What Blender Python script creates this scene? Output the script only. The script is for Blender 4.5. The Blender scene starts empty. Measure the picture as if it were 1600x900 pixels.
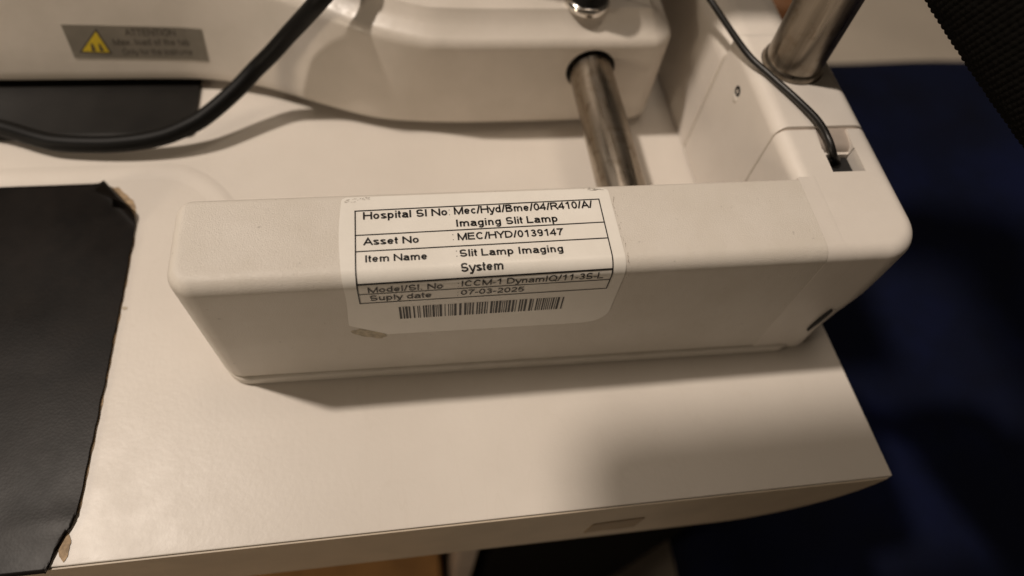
import bpy, bmesh, math, random
from mathutils import Vector, Matrix, noise

random.seed(7)
S = bpy.context.scene
COL = S.collection
PI = math.pi

# ------------------------------------------------------------------ camera, world, lights, exposure
cd = bpy.data.cameras.new("Camera")
cam = bpy.data.objects.new("Camera", cd)
COL.objects.link(cam)
cam.location = (0.0798, -0.1239, 0.2818)
cam.rotation_euler = tuple(math.radians(a) for a in (31.008, -5.5876, -7.1707))
cd.sensor_width = 36.0
cd.lens = 1047.17 * 36.0 / 1600.0
cd.clip_start = 0.005
cd.clip_end = 60.0
cd.dof.use_dof = True
cd.dof.focus_distance = 0.252
cd.dof.aperture_fstop = 4.6
S.camera = cam

W = bpy.data.worlds.new("World")
S.world = W
W.use_nodes = True
bg = W.node_tree.nodes["Background"]
bg.inputs[0].default_value = (1.0, 0.80, 0.60, 1)
bg.inputs[1].default_value = 0.040

S.view_settings.view_transform = 'Standard'
S.view_settings.look = 'None'
S.view_settings.exposure = 0.0
S.view_settings.gamma = 1.0


def area(name, loc, target, size, power, color):
    l = bpy.data.lights.new(name, 'AREA')
    l.shape = 'DISK'
    l.size = size
    l.energy = power
    l.color = color
    o = bpy.data.objects.new(name, l)
    COL.objects.link(o)
    o.location = loc
    o.rotation_euler = (Vector(target) - Vector(loc)).to_track_quat('-Z', 'Y').to_euler()
    return o


area("ceiling_lamp", (-1.28, 0.50, 2.70), (0.1, 0.02, 0), 0.15, 69.0, (1.0, 0.87, 0.75))
area("left_fill", (-0.60, -0.26, 0.20), (0.05, 0.05, 0.04), 0.16, 1.15, (1.0, 0.82, 0.62))  # added fill from the left that lifts the front faces
area("overhead_fill", (0.36, 0.28, 2.05), (0.15, 0.0, 0.0), 0.5, 6.0, (1.0, 0.84, 0.68))  # soft fill added overhead to brighten the table and cap


# ------------------------------------------------------------------ helpers: objects
def setp(o, label=None, cat=None, group=None, kind=None):
    if label: o['label'] = label
    if cat: o['category'] = cat
    if group: o['group'] = group
    if kind: o['kind'] = kind
    return o


def thing(name, loc, label, cat, group=None):
    o = bpy.data.objects.new(name, None)
    o.empty_display_size = 0.02
    COL.objects.link(o)
    o.location = loc
    return setp(o, label, cat, group)


def obj(name, me, mat, parent=None, smooth=True, angle=40, root=None):
    """link mesh data (world coordinates) as ONE object"""
    o = bpy.data.objects.new(name, me)
    COL.objects.link(o)
    me.materials.clear()
    me.materials.append(mat)
    if smooth:
        me.shade_smooth()
        me.set_sharp_from_angle(angle=math.radians(angle))
    if parent is not None:
        o.parent = parent
        if parent.type == 'EMPTY':
            o.matrix_parent_inverse = Matrix.Translation(parent.location).inverted()
    return o


def wnorm(o):
    md = o.modifiers.new("wn", 'WEIGHTED_NORMAL')
    md.keep_sharp = True
    return o


# ------------------------------------------------------------------ helpers: meshes
def loft(name, rings, cap0=True, cap1=True, closed=True):
    vs = [v for r in rings for v in r]
    n = len(rings[0])
    fs = []
    for i in range(len(rings) - 1):
        for j in range(n if closed else n - 1):
            a, b = i * n + j, i * n + (j + 1) % n
            fs.append((a, b, b + n, a + n))
    if cap0: fs.append(tuple(reversed(range(n))))
    if cap1: fs.append(tuple(range((len(rings) - 1) * n, len(rings) * n)))
    me = bpy.data.meshes.new(name)
    me.from_pydata(vs, [], fs)
    me.validate()
    bm = bmesh.new(); bm.from_mesh(me)
    bmesh.ops.recalc_face_normals(bm, faces=bm.faces)
    bm.to_mesh(me); bm.free()
    return me


def rrect(x0, x1, y0, y1, rad, ins=0.0, sides=(1, 1, 1, 1), n=7):
    """rounded rectangle, CCW; rad=(front-left, front-right, back-right, back-left); sides = inset weights left,right,front,back"""
    x0 += ins * sides[0]; x1 -= ins * sides[1]; y0 += ins * sides[2]; y1 -= ins * sides[3]
    pts = []
    cs = [(x0, y0, 1, 1, PI), (x1, y0, -1, 1, 1.5 * PI), (x1, y1, -1, -1, 0), (x0, y1, 1, -1, .5 * PI)]
    for (cx, cy, sx, sy, a0), r in zip(cs, rad):
        r = max(r - ins, 0.0004)
        for k in range(n + 1):
            a = a0 + .5 * PI * k / n
            pts.append((cx + sx * r + r * math.cos(a), cy + sy * r + r * math.sin(a)))
    return pts


def block(name, x0, x1, y0, y1, z0, z1, rad, rt=0.003, rb=0.001, sides=(1, 1, 1, 1), n=7, deform=None, m=6):
    secs = []
    for k in range(m + 1):
        a = .5 * PI * k / m
        secs.append((rb * (1 - math.sin(a)), z0 + rb * (1 - math.cos(a))))
    secs.append((0, z0 + rb + .002))
    nz = 5
    for k in range(1, nz):
        secs.append((0, z0 + rb + .002 + (z1 - rt - z0 - rb - .004) * k / nz))
    secs.append((0, z1 - rt - .002))
    for k in range(m + 1):
        a = .5 * PI * k / m
        secs.append((rt * (1 - math.cos(a)), z1 - rt + rt * math.sin(a)))
    secs.append((rt + .0012, z1))
    rings = []
    for i, z in secs:
        r = [(p[0], p[1], z) for p in rrect(x0, x1, y0, y1, rad, i, sides, n)]
        if deform: r = [deform(*p) for p in r]
        rings.append(r)
    return loft(name, rings)


def cyl(name, p0, p1, radii, n=40, caps=True):
    """turned shape between two points; radii = [(t, r)...]"""
    p0, p1 = Vector(p0), Vector(p1)
    d = p1 - p0
    q = d.normalized().to_track_quat('Z', 'Y')
    rings = []
    for t, r in radii:
        c = p0 + d * t
        rings.append([tuple(c + q @ Vector((r * math.cos(2 * PI * k / n), r * math.sin(2 * PI * k / n), 0))) for k in range(n)])
    return loft(name, rings, caps, caps)


def spline(pts, n=12):
    P = [Vector(p) for p in pts]
    P = [P[0] * 2 - P[1]] + P + [P[-1] * 2 - P[-2]]
    out = []
    for i in range(1, len(P) - 2):
        a, b, c, d = P[i - 1:i + 3]
        for k in range(n):
            t = k / n
            out.append(.5 * ((2 * b) + (c - a) * t + (2 * a - 5 * b + 4 * c - d) * t * t + (3 * b - a - 3 * c + d) * t ** 3))
    out.append(P[-2])
    return out


def tube(name, pts, r, n=18, sub=12):
    C = spline(pts, sub)
    up = Vector((0, 0, 1))
    rings = []
    for i, c in enumerate(C):
        t = (C[min(i + 1, len(C) - 1)] - C[max(i - 1, 0)]).normalized()
        s = t.cross(up)
        if s.length < 1e-4: s = Vector((1, 0, 0))
        s.normalize()
        u = s.cross(t)
        rings.append([tuple(c + s * (r * math.cos(2 * PI * k / n)) + u * (r * math.sin(2 * PI * k / n))) for k in range(n)])
    return loft(name, rings)


def slab(name, outline, z0, z1):
    return loft(name, [[(x, y, z0) for x, y in outline], [(x, y, z1) for x, y in outline]])


def join(name, *mes):
    bm = bmesh.new()
    for me in mes:
        bm.from_mesh(me)
    out = bpy.data.meshes.new(name)
    bm.to_mesh(out); bm.free()
    return out


def subtract(me, cutters):
    """boolean difference, evaluated to plain mesh data"""
    o = bpy.data.objects.new("tmp", me); COL.objects.link(o)
    cs = []
    for c in cutters:
        co = bpy.data.objects.new("tmpc", c); COL.objects.link(co); cs.append(co)
        md = o.modifiers.new("b", 'BOOLEAN'); md.object = co; md.operation = 'DIFFERENCE'; md.solver = 'EXACT'
    dg = bpy.context.evaluated_depsgraph_get(); dg.update()
    out = bpy.data.meshes.new_from_object(o.evaluated_get(dg))
    for x in cs + [o]:
        bpy.data.objects.remove(x)
    return out


# ------------------------------------------------------------------ helpers: materials
class NT:
    def __init__(s, name):
        s.m = bpy.data.materials.new(name)
        s.m.use_nodes = True
        s.t = s.m.node_tree
        s.b = s.t.nodes["Principled BSDF"]
        s.co = s.t.nodes.new("ShaderNodeTexCoord").outputs["Object"]

    def n(s, kind, **kw):
        d = s.t.nodes.new(kind)
        for k, v in kw.items():
            if k in d.inputs.keys(): d.inputs[k].default_value = v
            else: setattr(d, k, v)
        return d

    def l(s, a, b): s.t.links.new(a, b)

    def noise(s, scale, detail=3.0, rough=.55, stretch=None):
        d = s.n("ShaderNodeTexNoise", Scale=scale, Detail=detail, Roughness=rough)
        src = s.co
        if stretch:
            mp = s.n("ShaderNodeMapping"); mp.inputs["Scale"].default_value = stretch
            s.l(src, mp.inputs["Vector"]); src = mp.outputs[0]
        s.l(src, d.inputs["Vector"])
        return d.outputs["Fac"]

    def ramp(s, fac, stops):
        d = s.n("ShaderNodeValToRGB")
        e = d.color_ramp.elements
        while len(e) < len(stops): e.new(.5)
        for el, (p, c) in zip(e, stops):
            el.position = p
            el.color = c if len(c) == 4 else (*c, 1)
        s.l(fac, d.inputs[0])
        return d.outputs[0]

    def mix(s, fac, a, b, blend='MIX'):
        d = s.n("ShaderNodeMix", data_type='RGBA', blend_type=blend)
        for i, v in ((0, fac), (6, a), (7, b)):
            if hasattr(v, 'is_output'): s.l(v, d.inputs[i])
            elif i == 0: d.inputs[0].default_value = v
            else: d.inputs[i].default_value = (*v, 1)
        return d.outputs[2]

    def bump(s, h, strength, dist, prev=None):
        d = s.n("ShaderNodeBump", Strength=strength, Distance=dist)
        s.l(h, d.inputs["Height"])
        if prev: s.l(prev, d.inputs["Normal"])
        return d.outputs[0]

    def set(s, **kw):
        for k, v in kw.items():
            k = k.replace('_', ' ')
            if hasattr(v, 'is_output'): s.l(v, s.b.inputs[k])
            else: s.b.inputs[k].default_value = (*v, 1) if isinstance(v, tuple) and len(v) == 3 else v
        return s.m


def plain(name, col, rough=.5, metal=0.0, var=.12, scale=60, bump=0.0, bscale=900, spec=.5):
    t = NT(name)
    dk = tuple(c * (1 - var) for c in col); lt = tuple(min(1, c * (1 + var)) for c in col)
    c = t.ramp(t.noise(scale, 4), [(.3, dk), (.7, lt)])
    kw = {}
    if bump: kw['Normal'] = t.bump(t.noise(bscale, 3), bump, .0004)
    return t.set(Base_Color=c, Roughness=rough, Metallic=metal, Specular_IOR_Level=spec, **kw)


def textured_plastic(name, a, b, grain=.5, rough=.42, speck=True, gscale=2400):
    t = NT(name)
    big = t.noise(38, 5, .6)
    c = t.ramp(big, [(.32, a), (.68, b)])
    if speck:
        sp = t.ramp(t.noise(420, 3, .5), [(.70, (0, 0, 0)), (.77, (1, 1, 1))])
        c = t.mix(sp, c, tuple(x * .80 for x in a))
        sp2 = t.ramp(t.noise(190, 6, .7), [(.68, (0, 0, 0)), (.74, (.55, .55, .55))])
        c = t.mix(sp2, c, (.46, .38, .27))
    n1 = t.bump(t.noise(gscale, 2.5, .6), grain, .00035)
    n2 = t.bump(t.noise(120, 2), .10, .001, n1)
    r = t.ramp(t.noise(300, 3), [(.3, (rough - .07,) * 3), (.7, (rough + .1,) * 3)])
    return t.set(Base_Color=c, Roughness=r, Normal=n2)


M = {}
M['cover'] = textured_plastic("grained_off_white", (.640, .590, .52), (.695, .648, .585), .50, .40)
M['smooth'] = textured_plastic("smooth_off_white", (.695, .642, .58), (.735, .682, .62), .10, .40, False, 900)
M['body'] = textured_plastic("painted_white", (.60, .55, .485), (.66, .605, .54), .06, .36, False, 700)
M['black'] = plain("black_part_and_shade", (.006, .006, .006), .7)  # flat black for dark parts and for shade painted in gaps
M['ink'] = plain("label_ink", (.012, .010, .010), .45, var=.3, scale=2500)
M['rubber'] = plain("black_cable_rubber", (.003, .0028, .0026), .5, bump=.1, bscale=500, spec=.16)
M['thin'] = plain("thin_cable_vinyl", (.010, .009, .008), .36, spec=.35)
M['plate_black'] = plain("black_friction_plate", (.012, .011, .010), .45, bump=.12, bscale=700, var=.25, spec=.3)
M['sill'] = plain("warning_plate_silver", (.26, .235, .195), .38, .35)
M['yellow'] = plain("warning_yellow", (.62, .45, .02), .5)
M['plate_ink'] = plain("plate_ink", (.06, .05, .04), .5)
M['glue'] = plain("glue_residue", (.34, .24, .14), .7, var=.45, scale=400)
M['tape'] = plain("aged_tape", (.23, .155, .075), .45, var=.2)
M['wood'] = plain("tan_wood", (.50, .27, .10), .5, var=.2, scale=30)
M['brownwood'] = plain("brown_wood", (.17, .075, .03), .5, var=.3, scale=20)
M['leg'] = plain("grey_painted_leg", (.42, .36, .31), .5)
M['blackbox'] = plain("black_pedestal_and_fill", (.003, .003, .003), .9, spec=.03)
M['chrome_ring'] = plain("chrome_ring", (.75, .72, .68), .15, 1.0, var=.05)
M['knob'] = plain("knob_black", (.006, .006, .006), .5, spec=.15)


def steel(name, base, rough, stretch, metal=1.0):
    t = NT(name)
    st = t.noise(160, 4, .6, stretch)
    c = t.ramp(st, [(.3, tuple(x * .62 for x in base)), (.72, tuple(min(1, x * 1.2) for x in base))])
    dirt = t.ramp(t.noise(130, 5, .65), [(.50, (0, 0, 0)), (.72, (.65, .65, .65))])
    c = t.mix(dirt, c, (.16, .115, .07))
    r = t.ramp(t.noise(260, 4, .6, stretch), [(.3, (rough - .08,) * 3), (.75, (rough + .16,) * 3)])
    nb = t.bump(t.noise(900, 3, .6, stretch), .12, .0003)
    return t.set(Base_Color=c, Roughness=r, Metallic=metal, Normal=nb)


M['axle'] = steel("worn_steel_axle", (.46, .40, .33), .30, (1, .05, 1))
M['post'] = steel("polished_steel_post", (.37, .325, .27), .34, (1, 1, .04))


def laminate():
    t = NT("white_laminate")
    c = t.ramp(t.noise(14, 5, .6), [(.3, (.63, .582, .525)), (.7, (.68, .632, .575))])
    sp = t.ramp(t.noise(230, 5, .62), [(.72, (0, 0, 0)), (.78, (.5, .5, .5))])
    c = t.mix(sp, c, (.44, .36, .26))
    # hairline scratches
    for rot, sc in ((.35, 55), (-.5, 40)):
        mp = t.n("ShaderNodeMapping"); mp.inputs["Rotation"].default_value = (0, 0, rot); mp.inputs["Scale"].default_value = (1, .12, 1)
        t.l(t.co, mp.inputs["Vector"])
        nz = t.n("ShaderNodeTexNoise", Scale=sc, Detail=2.0); t.l(mp.outputs[0], nz.inputs["Vector"])
        ln = t.ramp(nz.outputs["Fac"], [(.4975, (0, 0, 0)), (.5, (.05, .05, .05)), (.5025, (0, 0, 0))])
        c = t.mix(ln, c, (.40, .33, .25))
    n1 = t.bump(t.noise(420, 3, .5), .10, .0006)
    r = t.ramp(t.noise(70, 4), [(.3, (.36,) * 3), (.7, (.44,) * 3)])
    return t.set(Base_Color=c, Roughness=r, Normal=n1, Specular_IOR_Level=.38)


M['laminate'] = laminate()
M['edge'] = plain("table_edge_band", (.50, .42, .32), .5, var=.1, scale=30)


def leatherette():
    t = NT("black_leatherette")
    c = t.ramp(t.noise(45, 6, .65), [(.3, (.0035, .0028, .0024)), (.7, (.0105, .0080, .0066))])
    vo = t.n("ShaderNodeTexVoronoi", Scale=900.0); t.l(t.co, vo.inputs["Vector"])
    n1 = t.bump(vo.outputs["Distance"], .05, .0003)
    n2 = t.bump(t.noise(35, 2, .5), .03, .0015, n1)
    rg_ = t.ramp(t.noise(28, 5, .65), [(.3, (.33,) * 3), (.7, (.42,) * 3)])
    return t.set(Base_Color=c, Roughness=rg_, Normal=n2, Specular_IOR_Level=.10)


M['mat'] = leatherette()


def paper():
    t = NT("white_label_paper")
    c = t.ramp(t.noise(60, 5, .6), [(.3, (.80, .765, .70)), (.7, (.85, .815, .755))])
    st = t.ramp(t.noise(160, 6, .7), [(.66, (0, 0, 0)), (.75, (.5, .5, .5))])
    c = t.mix(st, c, (.56, .46, .33))
    n1 = t.bump(t.noise(110, 3), .22, .0006)
    return t.set(Base_Color=c, Roughness=.34, Normal=n1)


M['paper'] = paper()


def navy():
    t = NT("navy_fabric")
    c = t.ramp(t.noise(7, 4, .6), [(.30, (.0014, .0024, .009)), (.52, (.0022, .0042, .018)), (.72, (.0036, .0066, .034))])
    n1 = t.bump(t.noise(500, 2), .3, .0006)
    return t.set(Base_Color=c, Roughness=.85, Normal=n1, Specular_IOR_Level=.15)


M['navy'] = navy()
M['floor'] = plain("beige_floor", (.62, .54, .44), .55, var=.08, scale=4)
M['knit'] = plain("black_knit_yarn", (.0045, .004, .0034), .95, var=.3, scale=700, spec=.05)

# ------------------------------------------------------------------ the setting
fl = slab("floor", [(-4, -4), (6, -4), (6, 8), (-4, 8)], -.78, -.75)
setp(obj("floor", fl, M['floor'], smooth=False), kind='structure')

# ------------------------------------------------------------------ table
table = thing("table", (0, .1, 0), "white laminate table under the instrument, with a rounded underside at its right end", "table")


def tx(y): return .2886 - .0561 * (y + .1)


def table_top():
    YF, YB, TH, RX = -.067, .75, .0634, .062
    prof = [(-.62, -.0008), (-.6192, 0.0)]
    n = 16
    prof += [(-.3, 0.), (0., 0.), (RX * 0 + 1.0, 0.)]     # last one marks the right end
    rings = []
    for y, ins in ((YF, .0006), (YF + .0002, .0002), (YF + .0006, 0), (YF + .004, 0), (.0, 0), (.1, 0), (.3, 0), (YB, 0)):
        xr = tx(y)
        r = [(-.62, y, -ins), (-.3, y, -ins), (0, y, -ins), (.15, y, -ins), (xr - .004, y, -ins), (xr - ins, y, -ins), (xr, y, -.0006 - ins)]
        for k in range(1, n + 1):
            a = .5 * PI * k / n
            r.append((xr - RX + RX * math.cos(a), y, -.0006 - (TH - .0006) * math.sin(a)))
        r += [(0, y, -TH), (-.62, y, -TH)]
        rings.append(r)
    return loft("table_top", rings)


wnorm(obj("table_top", table_top(), M['laminate'], table, angle=30))
# edge banding on the front face, a hair proud of it
eb = []
for k in range(0, 17):
    a = .5 * PI * k / 16
    eb.append((tx(-.067) - .0632 + .0612 * math.cos(a), -.0006 - .0616 * math.sin(a)))
outl = [(-.615, -.0006)] + eb + [(-.615, -.0622)]
obj("edge_band", loft("edge_band", [[(x, -.0678, z) for x, z in outl], [(x, -.0672, z) for x, z in outl]]), M['edge'], table, smooth=False)
# old tape scrap on the front edge
obj("tape_scrap", loft("tape_scrap", [[(x, y, z) for x, z in ((.155, -.030), (.1625, -.0285), (.171, -.0275), (.1785, -.027), (.1785, -.046), (.171, -.0475), (.1635, -.0465), (.154, -.048))] for y in (-.0682, -.0679)]), M['tape'], table, smooth=False)


def blotch(cx, cy, rx, ry, rot, seed, n=36, amp=.35):
    out = []
    for k in range(n):
        a = 2 * PI * k / n
        q = 1 + amp * noise.noise(Vector((math.cos(a) * 1.7 + seed, math.sin(a) * 1.7, seed * 3.1))) + .12 * noise.noise(Vector((math.cos(a) * 6 + seed, math.sin(a) * 6, 2.)))
        x, y = rx * q * math.cos(a), ry * q * math.sin(a)
        out.append((cx + x * math.cos(rot) - y * math.sin(rot), cy + x * math.sin(rot) + y * math.cos(rot)))
    return out


gl, gr = [], []
for k in range(70):
    y = .082 - .130 * k / 69
    xe = -.0527 + .0035 * math.sin((y + .06) * 14) * .35
    gl.append((xe - .002, y)); gr.append((xe + .00035 + .0007 * max(-.3, noise.noise(Vector((0, y * 170, 6.1)))), y))
obj("glue_stain", slab("glue_stain", gl + gr[::-1], .0001, .0002), M['glue'], table, smooth=False)
for i, (cx, cy, rx, ry, rot) in enumerate(((-.0615, .1035, .0125, .0052, -.95), (-.0552, -.0595, .0022, .0058, .2))):
    obj("glue_stain", slab("glue_stain", blotch(cx, cy, rx, ry, rot, i + 1.3), .0001, .00025), M['glue'], table, smooth=False)
obj("stain_spot", slab("stain_spot", blotch(-.0498, .0426, .0012, .0009, 0, 5.1, 20), .0001, .0002), plain("spot_tan", (.45, .38, .28), .5), table, smooth=False)
# low ridge in the laminate behind the sheet
rg = spline([(-.45, .1228, 0), (-.20, .1232, 0), (-.12, .1236, 0), (-.07, .1242, 0), (-.040, .1240, 0), (-.0285, .1195, 0), (-.0195, .1120, 0), (-.012, .1020, 0), (-.004, .085, 0), (.004, .060, 0), (.008, .036, 0)], 10)
rr = []
for i, c in enumerate(rg):
    d = (rg[min(i + 1, len(rg) - 1)] - rg[max(0, i - 1)]).normalized(); q = Vector((-d.y, d.x, 0))
    rr.append([tuple(c + q * (.0050 * u) + Vector((0, 0, .0003 * h - .0001))) for u, h in ((-1.6, 0), (-1, .55), (-.5, 1.3), (0, 2.0), (.35, 2.0), (.7, 1.0), (1, 0))])
obj("surface_ridge", loft("surface_ridge", rr, True, True, False), M['laminate'], table, angle=90)
# support leg, and a black block added for the dark under the table
obj("leg", block("leg", .1005, .1155, -.044, -.012, -.749, -.0640, (.002,) * 4, .001, .001), M['leg'], table)
obj("under_table_dark_fill", block("under_table_dark_fill", .124, .27, -.046, .22, -.749, -.0640, (.006,) * 4, .001, .001), M['blackbox'], table)

# ------------------------------------------------------------------ the instrument's chin rest frame (rail cover, end block, post)
frame = thing("chin_rest_frame", (.14, .02, 0), "off white plastic chin rest frame carrying the asset label and a chrome post", "frame")
HB, DB, RT = .0815, .0394, .006


def shear(x, y, z):
    """the cover's front leans out a little towards its right foot"""
    k = max(0, min(1, 1 - z / HB)) * max(0, min(1, (DB * .6 - y) / (DB * .5)))
    return (x, y + k * (.0016 - .0150 * max(0, x - .0) * .95), z)


XB = .2394
cover = block("rail_cover", -.0028, XB, 0, DB, .0062, HB, (.0098, .0003, .0003, .0075), RT, .0012, (.75, .06, 1, .5), 9, shear, 8)
wnorm(obj("rail_cover", cover, M['cover'], frame, angle=50))
lip = block("base_strip", -.0024, .262, -.0012, DB - .001, .0004, .0058, (.011, .010, .001, .009), .0016, .0008, (1, 1, 1, 1), 9, shear, 5)
wnorm(obj("base_strip", lip, M['cover'], frame, angle=50))

# end block, front piece with the cable notch
X0, X1, YS = .2396, .2825, .0655


def capshape(x, y, z):
    """the cap keeps the cover's lean; its outer corner is undercut near the table"""
    p = shear(.2396, y, z)
    k = max(0, min(1, (.052 - z) / .036)); k = k * k * (3 - 2 * k)
    return (x - .0070 * k * max(0, min(1, (x - .255) / .02)), p[1], z)


capm = join("end_cap", block("a", X0 - .0004, X1, .00008, YS, .0008, HB - .0004, (.0006, .0165, .0012, .0012), .0058, .0012, (1, 1, 1, .12), 9, capshape, 8),
            block("b", X0 - .00045, X0 + .0128, .00004, DB - .0002, .0010, HB - .00036, (.0004, .0004, .0004, .0004), .0058, .0012, (.02, 1, 1, .05), 5, capshape, 8))


def hexa(name, lo, hi):
    return loft(name, [lo, hi])


shelf = hexa("c1", [(.2560, .0535, .0768), (.2707, .0535, .0768), (.2722, .0675, .0788), (.2575, .0675, .0788)],
             [(.2553, .0535, .10), (.2714, .0535, .10), (.2729, .0675, .10), (.2568, .0675, .10)])
hole = hexa("c2", [(.2562, .0410, .055), (.2709, .0410, .055), (.2711, .0540, .055), (.2564, .0540, .055)],
            [(.2560, .0410, .10), (.2712, .0410, .10), (.2714, .0540, .10), (.2562, .0540, .10)])
capm = subtract(capm, [shelf, hole])
wnorm(obj("end_cap", capm, M['smooth'], frame, angle=35))
obj("slot_shade_fill", block("slot_shade_fill", .2563, .2708, .0411, .0538, .0552, .0752, (.001,) * 4, .0005, .0005), M['black'], frame)  # black block set in the hole to paint its deep shade
# rear piece that carries the post
rearm = block("post_block", X0 + .0002, X1 - .0001, YS + .0008, .1305, .0008, HB - .0002, (.0012, .0012, .012, .0045), .0058, .0012, (1, 1, .12, 1), 9, None, 8)
sock = cyl("c3", (.261, .1065, .07), (.261, .1065, .1), [(0, .0146), (1, .0146)], 48)
rearm = subtract(rearm, [sock])
wnorm(obj("post_block", rearm, M['smooth'], frame, angle=35))
obj("seam_core", block("seam_core", X0 + .0016, X1 - .0016, .055, .074, .001, HB - .0016, (.0008,) * 4, .004, .001), M['leg'], frame)
# recessed screw on the inner wall
scr = join("screw", cyl("a", (X0 + .001, .105, .066), (X0 - .00025, .105, .066), [(0, .0026), (.8, .0026), (1, .0021), (1, .0014), (.3, .0012)], 24))
obj("screw_hole", scr, M['black'], frame)
obj("screw_highlight", cyl("screw_highlight", (X0 + .001, .1045, .0622), (X0 - .0004, .1045, .0622), [(0, .0023), (.7, .0023), (1, .0017)], 24), M['smooth'], frame)  # off-white disc standing for the highlight below the screw hole
# black sliver painting the deep shade of a gap low on the corner
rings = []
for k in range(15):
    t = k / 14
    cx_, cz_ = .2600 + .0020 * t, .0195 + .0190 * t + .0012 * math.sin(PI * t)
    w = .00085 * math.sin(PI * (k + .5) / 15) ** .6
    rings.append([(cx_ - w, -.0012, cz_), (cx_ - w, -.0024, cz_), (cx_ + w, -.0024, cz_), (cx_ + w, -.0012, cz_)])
obj("corner_gap_shade", loft("corner_gap_shade", rings), M['black'], frame, smooth=False)
# far cross member
wnorm(obj("cross_member", block("cross_member", X0 + .0005, X1 - .002, .1298, .62, .0008, .074, (.002, .002, .004, .004), .012, .001, (1, 1, .1, 1), 6), M['smooth'], frame, angle=50))
# post with a collar at its foot
obj("post", cyl("post", (.261, .1065, .0705), (.261, .1065, .62), [(0, .0131), (.5, .0131), (1, .0131)], 64), M['post'], frame, angle=50)
obj("post_collar", cyl("post_collar", (.261, .1065, .0795), (.261, .1065, .0845), [(0, .0133), (0, .0142), (.75, .0142), (1, .0134)], 64), M['post'], frame, angle=50)

# ------------------------------------------------------------------ the asset label, wrapped over the cover's front edge
AL = RT * PI / 2


def surf(x, v, off):
    if v < 0: y, z, ny, nz = RT - v, HB, 0, 1
    elif v < AL:
        t = v / RT
        y, z, ny, nz = RT - RT * math.sin(t), HB - RT + RT * math.cos(t), -math.sin(t), math.cos(t)
    else: y, z, ny, nz = 0, HB - RT - (v - AL), -1, 0
    p = shear(x, y, z)
    return (p[0], p[1] + ny * off, p[2] + nz * off)


def wrap(bm, off, step=.0012):
    for _ in range(3):
        es = [e for e in bm.edges if e.calc_length() > step and abs(e.verts[0].co.y - e.verts[1].co.y) > step * .6]
        if not es: break
        bmesh.ops.subdivide_edges(bm, edges=es, cuts=1)
        bmesh.ops.triangulate(bm, faces=[f for f in bm.faces if len(f.verts) > 4])
    for v in bm.verts:
        v.co = surf(v.co.x, v.co.y, off)


def label_edge(v):
    """left and right x of the label at height v"""
    v0, v1 = -.0304, .0452
    xl, xr = .0556 + .0006 * math.sin(v * 120), .1576 + .0008 * (v + .03) / .07
    r = .0018
    if v < v0 + r:
        q = r - math.sqrt(max(0, r * r - (v0 + r - v) ** 2)); xl += q; xr -= q
    if v > .0360: xl += (v - .0360) * 1.55          # torn corner
    rb = .010
    if v > v1 - rb:
        q = rb - math.sqrt(max(0, rb * rb - (v - v1 + rb) ** 2)); xr -= q
    return xl, xr


rings = []
NV, NU = 110, 40
for i in range(NV + 1):
    v = -.0304 + (.0452 + .0304) * i / NV
    xl, xr = label_edge(v)
    rings.append([surf(xl + (xr - xl) * j / NU, v,   .00012 + .00010 * max(0, noise.noise(Vector((xl + (xr - xl) * j / NU, v, 0)) * 130))) for j in range(NU + 1)])
lm = loft("asset_label", rings, False, False, False)
label = obj("asset_label", lm, M['paper'], frame)
setp(label, "white printed asset label wrapped over the front edge of the rail cover")
# glue left where the label's lower left corner tore off, and a clear film rim on the right
gb = bmesh.new()
pts = blotch(.0618, .0440, .0068, .0030, .52, 8.2, 30, .3)
gb.faces.new([gb.verts.new((x, y, 0)) for x, y in pts])
bmesh.ops.triangulate(gb, faces=gb.faces[:])
wrap(gb, .00006)
gm = bpy.data.meshes.new("torn_corner"); gb.to_mesh(gm); gb.free()
obj("torn_corner", gm, plain("torn_label_glue", (.40, .335, .225), .35, var=.3, scale=500), label)


# a plain grotesque alphabet drawn as strokes: glyph -> (advance, strokes), cap height 1
def EL(cx, cy, rx, ry, a0, a1, n=14):
    return [(cx + rx * math.cos(math.radians(a0 + (a1 - a0) * k / n)), cy + ry * math.sin(math.radians(a0 + (a1 - a0) * k / n))) for k in range(n + 1)]


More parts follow.
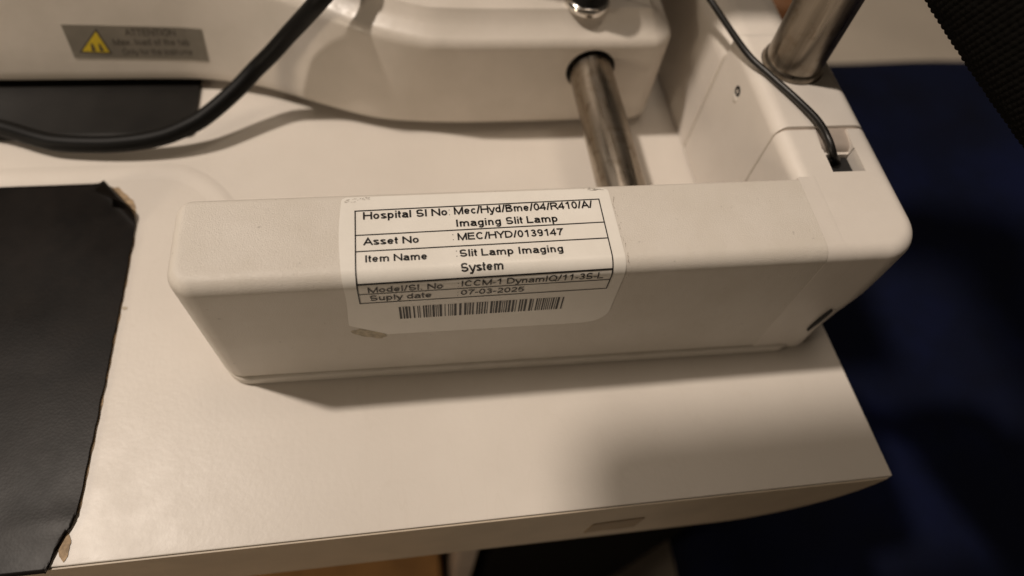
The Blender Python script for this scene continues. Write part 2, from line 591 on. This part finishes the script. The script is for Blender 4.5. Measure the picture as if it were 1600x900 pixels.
def glyph(c, h):
    """strokes of one letter; h = half stroke width, outlines touch 0 and 1 (x height .73)"""
    X = .73
    t, xm, b = 1 - h, X - h, h
    bl, br = .06 + h, .70 - h               # bowl left and right
    bc, brx, bry = (bl + br) / 2, (br - bl) / 2, (X / 2) - h
    cy = X / 2
    bowl = EL(bc, cy, brx, bry, 0, 360, 22)
    G = {
        'H': (1.0, [[(.12, 0), (.12, 1)], [(.88, 0), (.88, 1)], [(.12, .53), (.88, .53)]]),
        'N': (1.0, [[(.12, 0), (.12, 1)], [(.88, 0), (.88, 1)], [(.12, 1 - h), (.88, h)]]),
        'M': (1.16, [[(.13, 0), (.13, 1)], [(1.03, 0), (1.03, 1)], [(.13, 1 - h), (.58, h * .6), (1.03, 1 - h)]]),
        'B': (.93, [[(.13, 0), (.13, 1)], [(.13, t), (.50, t)] + EL(.50, .765, .24 - h * .4, .235 - h, 90, -90) + [(.13, .53)], [(.13, .53), (.53, .53)] + EL(.53, .265, .29 - h * .5, .265 - h * .99, 90, -90) + [(.13, b)]]),
        'R': (1.0, [[(.13, 0), (.13, 1)], [(.13, t), (.58, t)] + EL(.58, .73, .27 - h * .3, .27 - h, 90, -90) + [(.13, .46)], [(.56, .46), (.70, .34), (.93, 0)]]),
        'D': (1.0, [[(.12, h), (.12, t), (.42, t)] + EL(.42, .5, .46 - h * .3, .5 - h, 90, -90, 20) + [(.12 - h, b)]]),
        'E': (.93, [[(.86, b), (.13, b), (.13, t), (.83, t)], [(.13, .53), (.79, .53)]]),
        'L': (.78, [[(.11, 1), (.11, b), (.74, b)]]),
        'T': (.85, [[(.03, t), (.82, t)], [(.425, t), (.425, 0)]]),
        'I': (.39, [[(.195, 0), (.195, 1)]]),
        'Y': (.93, [[(.04, 1), (.465, .45), (.89, 1)], [(.465, .45), (.465, 0)]]),
        'A': (.93, [[(.04, 0), (.465, 1 - h * .7), (.89, 0)], [(.20, .33), (.73, .33)]]),
        'C': (1.0, [EL(.52, .5, .45 - h, .51 - h, 42, 318, 26)]),
        'O': (1.08, [EL(.54, .5, .48 - h, .51 - h, 0, 360, 28)]),
        'Q': (1.08, [EL(.54, .5, .48 - h, .51 - h, 0, 360, 28), [(.62, .24), (1.0, -.06)]]),
        'S': (.93, [EL(.46, .745, .33 - h * .6, .265 - h, 15, 190, 14) + EL(.46, .51, .33, .04, 200, 270, 3)[1:3] + EL(.47, .275, .36 - h * .6, .285 - h, 80, -165, 18)]),
        '0': (.78, [EL(.39, .5, .34 - h, .51 - h, 0, 360, 24)]),
        '1': (.78, [[(.46, 0), (.46, 1)], [(.46, .93), (.30, .80), (.15, .73)]]),
        '2': (.78, [EL(.38, .70, .31 - h, .30 - h, 165, -20, 14) + [(.50, .42), (.22, .22), (.09 + h, b), (.71, b)]]),
        '3': (.78, [EL(.37, .745, .29 - h, .26 - h, 165, -70, 14) + [(.30, .53)], [(.30, .53)] + EL(.38, .285, .33 - h, .285 - h, 75, -165, 16)]),
        '4': (.78, [[(.53, 0), (.53, 1 - h), (.06, .30), (.73, .30)]]),
        '5': (.78, [[(.66, t), (.19, t), (.12, .48)] + EL(.37, .325, .34 - h, .325 - h, 128, -148, 20)]),
        '6': (.78, [EL(.39, .32, .33 - h, .32 - h, 0, 360, 22), [(.69 - h, .80)] + EL(.40, .72, .28 - h, .28 - h, 45, 120, 6) + [(.06 + h, .50), (.06 + h, .32)]]),
        '7': (.78, [[(.06, t), (.70, t), (.48, .60), (.36, .30), (.31, 0)]]),
        '9': (.78, [EL(.38, .68, .33 - h, .32 - h, 0, 360, 22), [(.71 - h, .68), (.71 - h, .48)] + EL(.38, .28, .31 - h, .28 - h, 10, -140, 9)]),
        '/': (.46, [[(.08, -.01), (.38, 1.01)]]),
        '-': (.46, [[(.05, .36), (.42, .36)]]),
        '.': (.39, [[(.195, 0), (.195, h * 2)]]),
        'a': (.78, [EL(.37, .50, .28 - h * .5, .23 - h, 160, 0, 10) + [(.65 - h * .5, .25), (.66 - h * .4, .10), (.70, 0)], [(.64, .45), (.45, .41), (.25, .37)] + EL(.24 + h * .4, .20, .18 - h * .4, .20 - h, 100, 290, 10) + [(.44, .07), (.60, .20)]]),
        'b': (.78, [bowl, [(.06 + h, 0), (.06 + h, 1)]]),
        'd': (.78, [bowl, [(.70 - h, 0), (.70 - h, 1)]]),
        'p': (.78, [bowl, [(.07 + h, -.28), (.07 + h, X)]]),
        'g': (.78, [bowl, [(.70 - h, X), (.70 - h, .0)] + EL(.385, .0, .315 - h, .28 - h, 0, -150, 12)]),
        'o': (.78, [bowl]),
        'c': (.70, [EL(bc, cy, brx, bry, 42, 318, 20)]),
        'e': (.78, [[(br, cy)] + EL(bc, cy, brx, bry, 4, 325, 22), [(bl, cy), (br, cy)]]),
        's': (.70, [EL(.35, .545, .255 - h * .5, .185 - h, 10, 200, 12) + EL(.35, .19, .28 - h * .5, .19 - h, 70, -170, 14)]),
        'i': (.31, [[(.155, 0), (.155, X)], [(.155, .87), (.155, 1.0)]]),
        'l': (.31, [[(.155, 0), (.155, 1)]]),
        't': (.39, [[(.17, .95), (.17, .17)] + EL(.29, .17, .12, .17 - h, 180, 280, 6), [(.02, X - h), (.36, X - h)]]),
        'f': (.39, [[(.16, 0), (.16, .82)] + EL(.29, .82, .13, .18 - h, 180, 80, 6), [(.02, X - h), (.36, X - h)]]),
        'n': (.78, [[(.09 + h, 0), (.09 + h, X)], [(.09 + h, .45)] + EL(.385, .45, .295 - h, .28 - h, 165, 0, 10) + [(.68 - h, 0)]]),
        'h': (.78, [[(.09 + h, 0), (.09 + h, 1)], [(.09 + h, .45)] + EL(.385, .45, .295 - h, .28 - h, 165, 0, 10) + [(.68 - h, 0)]]),
        'r': (.47, [[(.09 + h, 0), (.09 + h, X)], [(.09 + h, .45)] + EL(.36, .45, .25 - h, .28 - h, 160, 75, 6)]),
        'm': (1.16, [[(.09 + h, 0), (.09 + h, X)], [(.09 + h, .47)] + EL(.335, .47, .245 - h * .5, .26 - h, 165, 0, 10) + [(.58 - h * .5, 0)], [(.58 - h * .5, .47)] + EL(.83 - h * .5, .47, .25 - h * .5, .26 - h, 170, 0, 10) + [(1.08 - h, 0)]]),
        'u': (.78, [[(.68 - h, 0), (.68 - h, X)], [(.09 + h, X)] + EL(.385, .28, .295 - h, .28 - h, 180, 345, 10)]),
        'y': (.70, [[(.03, X), (.355, .04)], [(.67, X), (.38, -.06), (.30, -.20), (.20, -.28 + h), (.08, -.28 + h)]]),
        'x': (.70, [[(.04, 0), (.66, X)], [(.66, 0), (.04, X)]]),
        'w': (1.0, [[(.02, X), (.25, h), (.5, X - h), (.75, h), (.98, X)]]),
        ' ': (.39, []),
    }
    return G[c]


def stroke_poly(bm, pts, h, f):
    """one thick polyline with mitred joints; f maps the plane to label coordinates"""
    P = []
    for p in pts:
        if not P or (Vector(p) - P[-1]).length > 1e-4: P.append(Vector(p))
    n = len(P)
    if n < 2: return
    shut = (P[0] - P[-1]).length < 1e-3 and n > 4
    ring = []
    for i in range(n):
        if shut: a, c = P[(i - 1) % (n - 1)], P[(i + 1) % (n - 1)]
        else: a, c = P[max(0, i - 1)], P[min(n - 1, i + 1)]
        e1 = (P[i] - a) if (P[i] - a).length > 1e-6 else (c - P[i])
        e2 = (c - P[i]) if (c - P[i]).length > 1e-6 else (P[i] - a)
        e1 = e1.normalized(); e2 = e2.normalized()
        m1, m2 = Vector((-e1.y, e1.x)), Vector((-e2.y, e2.x))
        m_ = m1 + m2
        m_ = m_ / max(.55, m_.length_squared) * 2 if m_.length > 1e-6 else m1
        q = m_ * h
        ring.append((bm.verts.new(f(P[i] + q)), bm.verts.new(f(P[i] - q))))
    for (a, b), (c, d) in zip(ring, ring[1:]):
        bm.faces.new((a, b, d, c))


def text_bm(bm, s, x0, x1, v, cap, weight=.14):
    h = weight / 2
    adv = sum(glyph(c, h)[0] for c in s)
    first, last = .06, .06
    sx = (x1 - x0) / (adv - first - last)
    x = -first
    for c in s:
        w, strokes = glyph(c, h)
        for st in strokes:
            stroke_poly(bm, st, h, lambda p: (x0 + (x + p.x) * sx, v[0] + (v[1] - v[0]) * (x + p.x) / adv - p.y * cap, 0))
        x += w


tb = bmesh.new()
for s, x0, x1, v0, v1, cap in (
        ("Hospital Sl No", .0637, .0943, -.0199, -.0203, .0037),
        ("Mec/Hyd/Bme/04/R410/A/", .0968, .1498, -.0205, -.0211, .0038),
        ("Imaging Slit Lamp", .0970, .1353, -.0149, -.0152, .0036),
        ("Asset No", .0638, .0832, -.0086, -.0086, .0034),
        ("MEC/HYD/0139147", .0972, .1362, -.0089, -.0090, .0035),
        ("Item Name", .0640, .0857, -.0013, -.0013, .0033),
        ("Slit Lamp Imaging", .0972, .1352, -.0017, -.0016, .0034),
        ("System", .0972, .1125, .0040, .0039, .0034)):
    text_bm(tb, s, x0, x1, (v0, v1), cap * .90, .185)
for s, x0, x1, v0, v1, cap in (
        ("Model/Sl. No", .0643, .0907, .0117, .0113, .0038),
        ("ICCM-1 DynamIQ/11-3S-L", .0972, .1498, .0107, .0103, .0036),
        ("Suply date", .0645, .0866, .0174, .0172, .0039),
        ("07-03-2025", .0973, .1208, .0168, .0168, .0037)):
    text_bm(tb, s, x0, x1, (v0, v1), cap * .93, .14)
for x, v in ((.0950, -.0205), (.0955, -.0092), (.0962, -.0020), (.0962, .0108), (.0962, .0168)):
    for dv in (0, .0022):
        c = [(x + .00018 * math.cos(2 * PI * k / 8), v - dv + .00018 * math.sin(2 * PI * k / 8), 0) for k in range(8)]
        tb.faces.new([tb.verts.new(p) for p in c])
wrap(tb, .00028)
tm = bpy.data.meshes.new("lettering"); tb.to_mesh(tm); tb.free()
obj("lettering", tm, M['ink'], label, smooth=False)

lb = bmesh.new()


def stroke(bm, p, q, w):
    p, q = Vector((*p, 0)), Vector((*q, 0))
    d = (q - p).normalized(); n_ = Vector((-d.y, d.x, 0)) * w * .5
    N = max(1, int((q - p).length / .0012))
    prev = None
    for i in range(N + 1):
        c = p.lerp(q, i / N)
        cur = (bm.verts.new(c + n_), bm.verts.new(c - n_))
        if prev: bm.faces.new((prev[0], prev[1], cur[1], cur[0]))
        prev = cur


XL, XR, WL = .0608, .1530, .00046
rows = [(-.0239, -.0251), (-.0130, -.0141), (-.0060, -.0068), (.0067, .0059), (.0126, .0116), (.0191, .0180)]
for i, (a, b) in enumerate(rows):
    stroke(lb, (XL, a), (XR, b), WL * (1.5 if i == 3 else 1.0))
stroke(lb, (XL, rows[0][0] - WL / 2), (XL, rows[-1][0] + WL / 2), WL)
stroke(lb, (XR, rows[0][1] - WL / 2), (XR, rows[-1][1] + WL / 2), WL)
for v in lb.verts: v.co = surf(v.co.x, v.co.y, .00026)
lmesh = bpy.data.meshes.new("ruled_lines"); lb.to_mesh(lmesh); lb.free()
obj("ruled_lines", lmesh, M['ink'], label, smooth=False)

bb = bmesh.new()
rs = random.Random(12)
x = .0744
while x < .1370:
    w = rs.choice((.00030, .00030, .00055, .00085))
    stroke(bb, (x + w / 2, .0233 - .0006 * (x - .0744) / .063), (x + w / 2 + .0002, .0326 - .0006 * (x - .0744) / .063), w)
    x += w + rs.choice((.00042, .00042, .00055, .00105))
for v in bb.verts: v.co = surf(v.co.x, v.co.y, .00026)
bmh = bpy.data.meshes.new("barcode"); bb.to_mesh(bmh); bb.free()
wear_mat = plain("wear_grey", (.33, .28, .23), .6, var=.4, scale=900)
rw = random.Random(5)


def wear(strokes):
    wb = bmesh.new()
    for p, q, w in strokes: stroke(wb, p, q, w)
    for v in wb.verts: v.co = surf(v.co.x, v.co.y, .00027)
    wm = bpy.data.meshes.new("edge_wear"); wb.to_mesh(wm); wb.free()
    obj("edge_wear", wm, wear_mat, label, smooth=False)


ws = []
for k in range(46):
    v = -.0285 + .040 * k / 46
    x = .1586 + .0006 * math.sin(k * .5) + rw.uniform(-.0003, .0003) + (.0008 if v > .0 else 0)
    if rw.random() < .62: ws.append(((x, v), (x + rw.uniform(-.0004, .0004), v + rw.uniform(.0003, .0009)), rw.uniform(.00008, .00020)))
for k in range(16):
    x = .146 + rw.uniform(0, .0095); v = -.0302 + rw.uniform(-.0004, .0008)
    ws.append(((x, v), (x + rw.uniform(.0004, .0016), v + rw.uniform(-.0003, .0003)), rw.uniform(.00007, .00018)))
wear(ws)
ws = []
for k in range(22):
    x = .0556 + rw.uniform(0, .010); v = -.0300 + rw.uniform(0, .0035) * (1 - (x - .0556) / .012)
    ws.append(((x, v), (x + rw.uniform(.0003, .0010), v - rw.uniform(-.0002, .0006)), rw.uniform(.00006, .00014)))
wear(ws)
obj("barcode", bmh, M['ink'], label, smooth=False)

# ------------------------------------------------------------------ the moving instrument base
base = thing("slit_lamp_base", (.1, .25, 0), "white rounded instrument base with a grey warning plate and a steel axle", "instrument base")
ctl = [(-.30, .187), (-.20, .1855), (-.13, .1845), (-.068, .1844), (-.045, .1842), (-.0243, .1833), (0., .1781), (.020, .1702), (.042, .1602), (.0697, .1507),
       (.1048, .1470), (.141, .1466), (.1784, .1471), (.2030, .1472)]
front = [(p.x, p.y) for p in spline([(x, y, 0) for x, y in ctl], 8)]
ca = [(.2085 + .0145 * math.cos(a), .1617 + .0145 * math.sin(a)) for a in [math.radians(-78 + 78 * k / 10) for k in range(11)]]
outline = front + ca + [(.2232, .20), (.2235, .26), (.2235, .40), (.222, .43), (.19, .44), (-.28, .44), (-.30, .42)]


def inset(poly, d):
    if d == 0: return poly
    n = len(poly); out = []
    for i in range(n):
        a, b, c = Vector(poly[i - 1]), Vector(poly[i]), Vector(poly[(i + 1) % n])
        e1, e2 = (b - a).normalized(), (c - b).normalized()
        n1, n2 = Vector((-e1.y, e1.x)), Vector((-e2.y, e2.x))
        m_ = (n1 + n2)
        m_ = m_ / max(.5, m_.length_squared) * 2
        out.append(tuple(b + m_ * d))
    return out


secs = [(.004, .0055), (.0012, .0057), (.0003, .0066), (0, .0078), (0, .012), (0, .025), (0, .040), (0, .054)]
for k in range(7):
    a = math.radians(65 * k / 6)
    secs.append((.006 * (1 - math.cos(a)), .0555 + .006 * math.sin(a)))
secs += [(.0085, .0637), (.0110, .0662), (.0126, .0680), (.0132, .0689), (.0137, .0695), (.0140, .0699), (.0142, .0700)]


def lean(x, y, z):
    """the left half of the front leans back"""
    return .32 * max(0, z - .010) * max(0, min(1, (.095 - x) / .07)) if y < .25 else 0


bmesh_ = loft("body", [[(x, y + lean(x, y, z), z) for x, y in inset(outline, d)] for d, z in secs])
bore = cyl("c4", (.1794, .12, .0425), (.1794, .20, .0425), [(0, .0131), (1, .0131)], 56)
bmesh_ = subtract(bmesh_, [bore])
wnorm(obj("body", bmesh_, M['body'], base, angle=38))
obj("bore_ring", loft("bore_ring", [[(.1794 + r * math.cos(2 * PI * k / 56), y, .0425 + r * math.sin(2 * PI * k / 56)) for k in range(56)] for r, y in ((.0117, .199), (.0128, .199), (.0129, .1480), (.0117, .1480))], False, False), M['black'], base)
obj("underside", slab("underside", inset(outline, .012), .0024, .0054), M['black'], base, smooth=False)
obj("axle", cyl("axle", (.1805, .041, .0405), (.1790, .30, .0420), [(0, .0110), (.0, .0114), (1, .0114)], 64), M['axle'], base, angle=50)
# unseen blocks added above the view to shade the table and inner wall
blocker = join("t", block("c", .100, .200, .178, .272, .0706, .30, (.014,) * 4, .01, .002), block("a", .09, .15, .30, .36, .0705, .66, (.012,) * 4, .01, .002), block("b", .095, .138, .03, .299, .60, .655, (.008,) * 4, .01, .004))
obj("shadow_blocker_arm", blocker, M['body'], base, angle=50)
obj("shadow_blocker_head", block("shadow_blocker_head", -.1255, .14, -.15, .068, .50, .60, (.02,) * 4, .012, .012), M['body'], base, angle=50)
# lock knob: black cap over a chrome ring
kx, ky, kz = .1755, .1655, .0700
obj("lock_knob", cyl("lock_knob", (kx, ky, kz), (kx, ky, kz + .030), [(0, .0088), (.12, .0098), (.16, .0100), (.2, .0098), (.95, .0102), (1, .009)], 48), M['knob'], base, angle=50)
obj("knob_ring", cyl("knob_ring", (kx, ky, kz - .0005), (kx, ky, kz + .0036), [(0, .0116), (.35, .0119), (.75, .0114), (1, .0102)], 48), M['chrome_ring'], base, angle=50)
# warning plate on the left face
PY = .1838
pl = [(-0.0897, 0.0191), (-0.0225, 0.0176), (-0.0223, 0.0342), (-0.0903, 0.0357)]


def fy(x):
    f = front
    for (x0, y0), (x1, y1) in zip(f, f[1:]):
        if x0 <= x <= x1: return y0 + (y1 - y0) * (x - x0) / (x1 - x0)
    return PY


def on_face(x, z, off): return (x, fy(x) + lean(x, 0, z) - off, z)


rings = []
for j in range(9):
    t = j / 8
    xa, za = pl[0][0] + (pl[1][0] - pl[0][0]) * t, pl[0][1] + (pl[1][1] - pl[0][1]) * t
    xb, zb = pl[3][0] + (pl[2][0] - pl[3][0]) * t, pl[3][1] + (pl[2][1] - pl[3][1]) * t
    rings.append([on_face(xa, za, .0000), on_face(xa, za, .00030), on_face(xb, zb, .00030), on_face(xb, zb, .0000)])
plate = obj("warning_plate", loft("warning_plate", rings), M['sill'], base, smooth=False)


def flat_poly(pts, off):
    bm = bmesh.new()
    bm.faces.new([bm.verts.new(on_face(x, z, off)) for x, z in pts])
    me = bpy.data.meshes.new("p"); bm.to_mesh(me); bm.free(); return me


tri = [(-.0843, .0246), (-.0695, .0238), (-.0772, .0394)]
obj("warning_triangle", flat_poly([(-0.0865, 0.0217), (-0.0704, 0.0209), (-0.0742, 0.0338)], .00036), M['plate_ink'], plate, smooth=False)
obj("triangle_fill", flat_poly([(-0.0848, 0.02238), (-0.07159, 0.02172), (-0.07471, 0.0323)], .00040), M['yellow'], plate, smooth=False)
tcx, tcz = -0.07703, 0.02547
sy = join("sy", flat_poly([(tcx - .0030, tcz - .0030), (tcx - .0008, tcz - .0030), (tcx - .0012, tcz + .0006), (tcx - .0022, tcz + .0012)], .00044),
          flat_poly([(tcx + .0010, tcz - .0030), (tcx + .0032, tcz - .0030), (tcx + .0022, tcz + .0010), (tcx + .0014, tcz + .0006)], .00044))
obj("triangle_symbol", sy, M['plate_ink'], plate, smooth=False)
pb = bmesh.new()
for s, x0, x1, z, cap in (("ATTENTION", -0.0607, -0.036, 0.0302, .0034), ("Max. load of the table", -0.0681, -0.0267, 0.0254, .0033), ("Only for the instrument", -0.0650, -0.0267, 0.0204, .0033)):
    text_bm(pb, s, x0, x1, (z, z), -cap, .15)
for v in pb.verts: v.co = on_face(v.co.x, v.co.y, .00036)
pm = bpy.data.meshes.new("plate_lettering"); pb.to_mesh(pm); pb.free()
obj("plate_lettering", pm, M['plate_ink'], plate, smooth=False)

# ------------------------------------------------------------------ loose things on the table
fp = rrect(-.40, -.0312, .1466, .40, (.001, .0035, .003, .001))
o = obj("friction_plate", loft("friction_plate", [[(x, y, z) for x, y in fp] for z in (.0002, .0018)] + [[(x, y, .0021) for x, y in rrect(-.40, -.0312, .1466, .40, (.001, .0035, .003, .001), .0004)]]), M['plate_black'], None, angle=60)
setp(o, "smooth black plate lying on the table under the instrument base", "plate")


# black sheet with its torn and curled corner
def mat_mesh():
    NX, NY = 90, 110
    right = lambda y: -.0527 + .0035 * math.sin((y + .06) * 14) * .35 + .0006 * noise.noise(Vector((0, y * 140, 3)))
    vs = []
    for i in range(NY + 1):
        t = i / NY
        y0 = -.0690 + (.1125 + .0690) * t
        for j in range(NX + 1):
            s = j / NX
            s2 = 1 - (1 - s) ** 1.6
            x = -.34 + (right(y0) + .34) * s2
            y = y0 + .0035 * t * (1 if x > -.12 else max(0, 1 - (-.12 - x) / .1)) * s2
            # lower right corner cut away, upper right corner folded up
            k = (x + .0605) + (-.0490 - y) * -.55
            cutl = -.0600 + (y + .0690) * .36
            if y < -.050 and x > cutl: x = cutl
            z = .0006 + .0003 * max(0, noise.noise(Vector((x * 24, y * 24, 1.7)))) + .0005 * math.exp(-((y + .052) / .006) ** 2) * max(0, (x + .09) / .04)
            d = ((x + .0745) * .78 + (y - .1140) * .626) # distance past the fold line
            d = (x - -.0745) * .775 + (y - .1150) * .632
            if d > 0:
                # roll the corner up and back
                R_ = .0042; a = min(d / R_, 2.5)
                back = d - R_ * math.sin(a) if a < 2.5 else d - (R_ * math.sin(2.5) + (d - 2.5 * R_) * math.cos(2.5))
                x -= back * .775; y -= back * .632
                z += R_ * (1 - math.cos(a)) + (max(0, d - 2.5 * R_) * math.sin(2.5))
            vs.append((x, y, z))
    n = NX + 1
    fs = [(i * n + j, i * n + j + 1, (i + 1) * n + j + 1, (i + 1) * n + j) for i in range(NY) for j in range(NX)]
    me = bpy.data.meshes.new("black_sheet"); me.from_pydata(vs, [], fs); return me


o = obj("black_sheet", mat_mesh(), M['mat'], None, angle=180)
sd = o.modifiers.new("s", 'SOLIDIFY'); sd.thickness = .0005; sd.offset = 1
setp(o, "large black leatherette sheet with a curled corner, lying on the white table", "table mat")

# thick cable looping over the plate and up past the base
o = obj("thick_cable", tube("thick_cable", [(-0.2, 0.185, 0.0075), (-0.155, 0.158, 0.0073), (-0.1232, 0.1497, 0.0066), (-0.1036, 0.1416, 0.0066), (-0.0909, 0.1381, 0.0066), (-0.066, 0.136, 0.0075), (-0.0438, 0.1373, 0.01), (-0.0276, 0.1419, 0.014), (-0.0178, 0.1475, 0.0172), (-0.0046, 0.1573, 0.023), (0.0061, 0.1646, 0.03), (0.0157, 0.1666, 0.0385), (0.0255, 0.1672, 0.049), (0.0353, 0.1648, 0.061), (0.0447, 0.1614, 0.0735), (0.0514, 0.1637, 0.08), (0.0576, 0.1713, 0.084), (0.0639, 0.1791, 0.088), (0.082, 0.235, 0.102), (0.085, 0.27, 0.17), (0.10, 0.285, 0.27), (0.115, 0.298, 0.36)], .0044), M['rubber'], None, angle=180)
setp(o, "thick black cable looping across the black plate and up past the warning plate", "cable")

# thin cable dropping into the notch
o = obj("thin_cable", tube("thin_cable", [(0.2, 0.36, 0.22), (0.215, 0.27, 0.14), (0.2118, 0.1801, 0.1), (0.2202, 0.1703, 0.0915), (0.2302, 0.146, 0.086), (0.2382, 0.1116, 0.0842), (0.2452, 0.0963, 0.0838), (0.2526, 0.0805, 0.084), (0.257, 0.0668, 0.0848), (0.2581, 0.0559, 0.0845), (0.26, 0.05, 0.081), (0.2656, 0.0513, 0.074), (0.2658, 0.0513, 0.06)], .0015, 16), M['thin'], None, angle=180)
setp(o, "thin black cable crossing the white end block and dropping into its notch", "cable")


# black knitted fabric, sleeve-like in shape, by the post
def ray(u, v):
    R_ = cam.rotation_euler.to_matrix()
    return (R_ @ Vector(((u - 800) / 1047.17, -(v - 450) / 1047.17, -1))).normalized()


E0 = Vector((.2725, .0800, .1390)); E1 = Vector((.3025, .0300, .1185))


def knit_mesh():
    ax = (E1 - E0).normalized()
    mid = (E0 + E1) / 2
    view = (mid - cam.location).normalized()
    side = ax.cross(view).normalized()
    if side.x < 0: side = -side
    dep = side.cross(ax).normalized()
    if dep.dot(view) < 0: dep = -dep
    RA, RB = .042, .022
    pitch = .00235
    L0, L1 = -.075, .10
    NR = int((L1 - L0) / pitch * 7)
    per = PI * (3 * (RA + RB) - math.sqrt((3 * RA + RB) * (RA + 3 * RB)))
    ncol = int(per / pitch)
    NC = ncol * 7
    vs = []
    for i in range(NR + 1):
        l = L0 + (L1 - L0) * i / NR
        bend = .05 * (l - .03) ** 2 / .1
        for j in range(NC):
            a = 2 * PI * j / NC
            ca_, sa = math.cos(a), math.sin(a)
            row = l / pitch
            colp = j / 7
            h = .62 * abs(math.sin(PI * row)) ** .8 + .38 * abs(math.sin(PI * (colp + .5 * (int(row) % 2)))) 
            jit = .0003 * noise.noise(Vector((row * .7, colp * .7, 0)))
            d = .00085 * h + jit
            nrm = (side * (-ca_ / RA) + dep * (-sa / RB)).normalized()
            c = mid + ax * l + side * (RA + bend)
            vs.append(tuple(c + side * (-ca_ * RA) + dep * (-sa * RB) + nrm * d))
    fs = []
    for i in range(NR):
        for j in range(NC):
            a, b = i * NC + j, i * NC + (j + 1) % NC
            fs.append((a, b, b + NC, a + NC))
    fs.append(tuple(range(NC))); fs.append(tuple(range(NR * NC, NR * NC + NC)))
    me = bpy.data.meshes.new("knitted_fabric"); me.from_pydata(vs, [], fs); return me


o = obj("knitted_fabric", knit_mesh(), M['knit'], None, angle=180)
setp(o, "thick black knitted fabric with a beaded edge, beside the chrome post", "strap")


# ------------------------------------------------------------------ what stands beyond and below the table
def navy_seat():
    NX, NY = 60, 70
    x0, x1, y0, y1, zt = .30, 1.35, -.75, .585, -.30
    vs = []
    for i in range(NY + 1):
        for j in range(NX + 1):
            u, w = j / NX, i / NY
            x, y = x0 + (x1 - x0) * u, y0 + (y1 - y0) * w
            e = min(1, min(u, 1 - u) * 14) ; f = min(1, min(w, 1 - w) * 16)
            z = zt - .05 * (1 - math.sqrt(max(0, 1 - (1 - e) ** 2))) - .05 * (1 - math.sqrt(max(0, 1 - (1 - f) ** 2)))
            z += .035 * (noise.noise(Vector((x * 4.5 + y * 2, y * 1.6, .3)))) * e * f
            vs.append((x, y, z))
    n = NX + 1
    fs = [(i * n + j, i * n + j + 1, (i + 1) * n + j + 1, (i + 1) * n + j) for i in range(NY) for j in range(NX)]
    me = bpy.data.meshes.new("seat_cushion"); me.from_pydata(vs, [], fs); return me


ch = thing("navy_chair", (.8, 0, -.75), "dark navy blue padded chair seat beyond the right edge of the table", "chair")
o = obj("seat_cushion", navy_seat(), M['navy'], ch, angle=180)
sd = o.modifiers.new("s", 'SOLIDIFY'); sd.thickness = .09; sd.offset = -1
obj("seat_pedestal", cyl("seat_pedestal", (.82, -.1, -.749), (.82, -.1, -.38), [(0, .26), (.06, .25), (.1, .06), (1, .06)], 40), M['blackbox'], ch)

st = thing("wooden_stool", (.66, .76, -.75), "brown wooden stool far behind the chrome post", "stool")
obj("seat", cyl("seat", (.655, .735, -.33), (.655, .735, -.29), [(0, .085), (.1, .09), (.9, .09), (1, .086)], 40), M['brownwood'], st, angle=50)
for k in range(4):
    a = PI / 4 + k * PI / 2
    obj("leg", cyl("leg", (.655 + .11 * math.cos(a), .735 + .11 * math.sin(a), -.749), (.655 + .065 * math.cos(a), .735 + .065 * math.sin(a), -.331), [(0, .012), (1, .015)], 16), M['brownwood'], st)

cb = thing("wooden_cabinet", (-.1, -.05, -.75), "tan wooden cabinet standing under the table front", "cabinet")
obj("carcass", block("carcass", -.42, .088, -.22, .30, -.748, -.46, (.003,) * 4, .002, .002), M['wood'], cb)
obj("cabinet_top", block("cabinet_top", -.43, .092, -.235, .31, -.459, -.44, (.004,) * 4, .003, .003), M['wood'], cb)
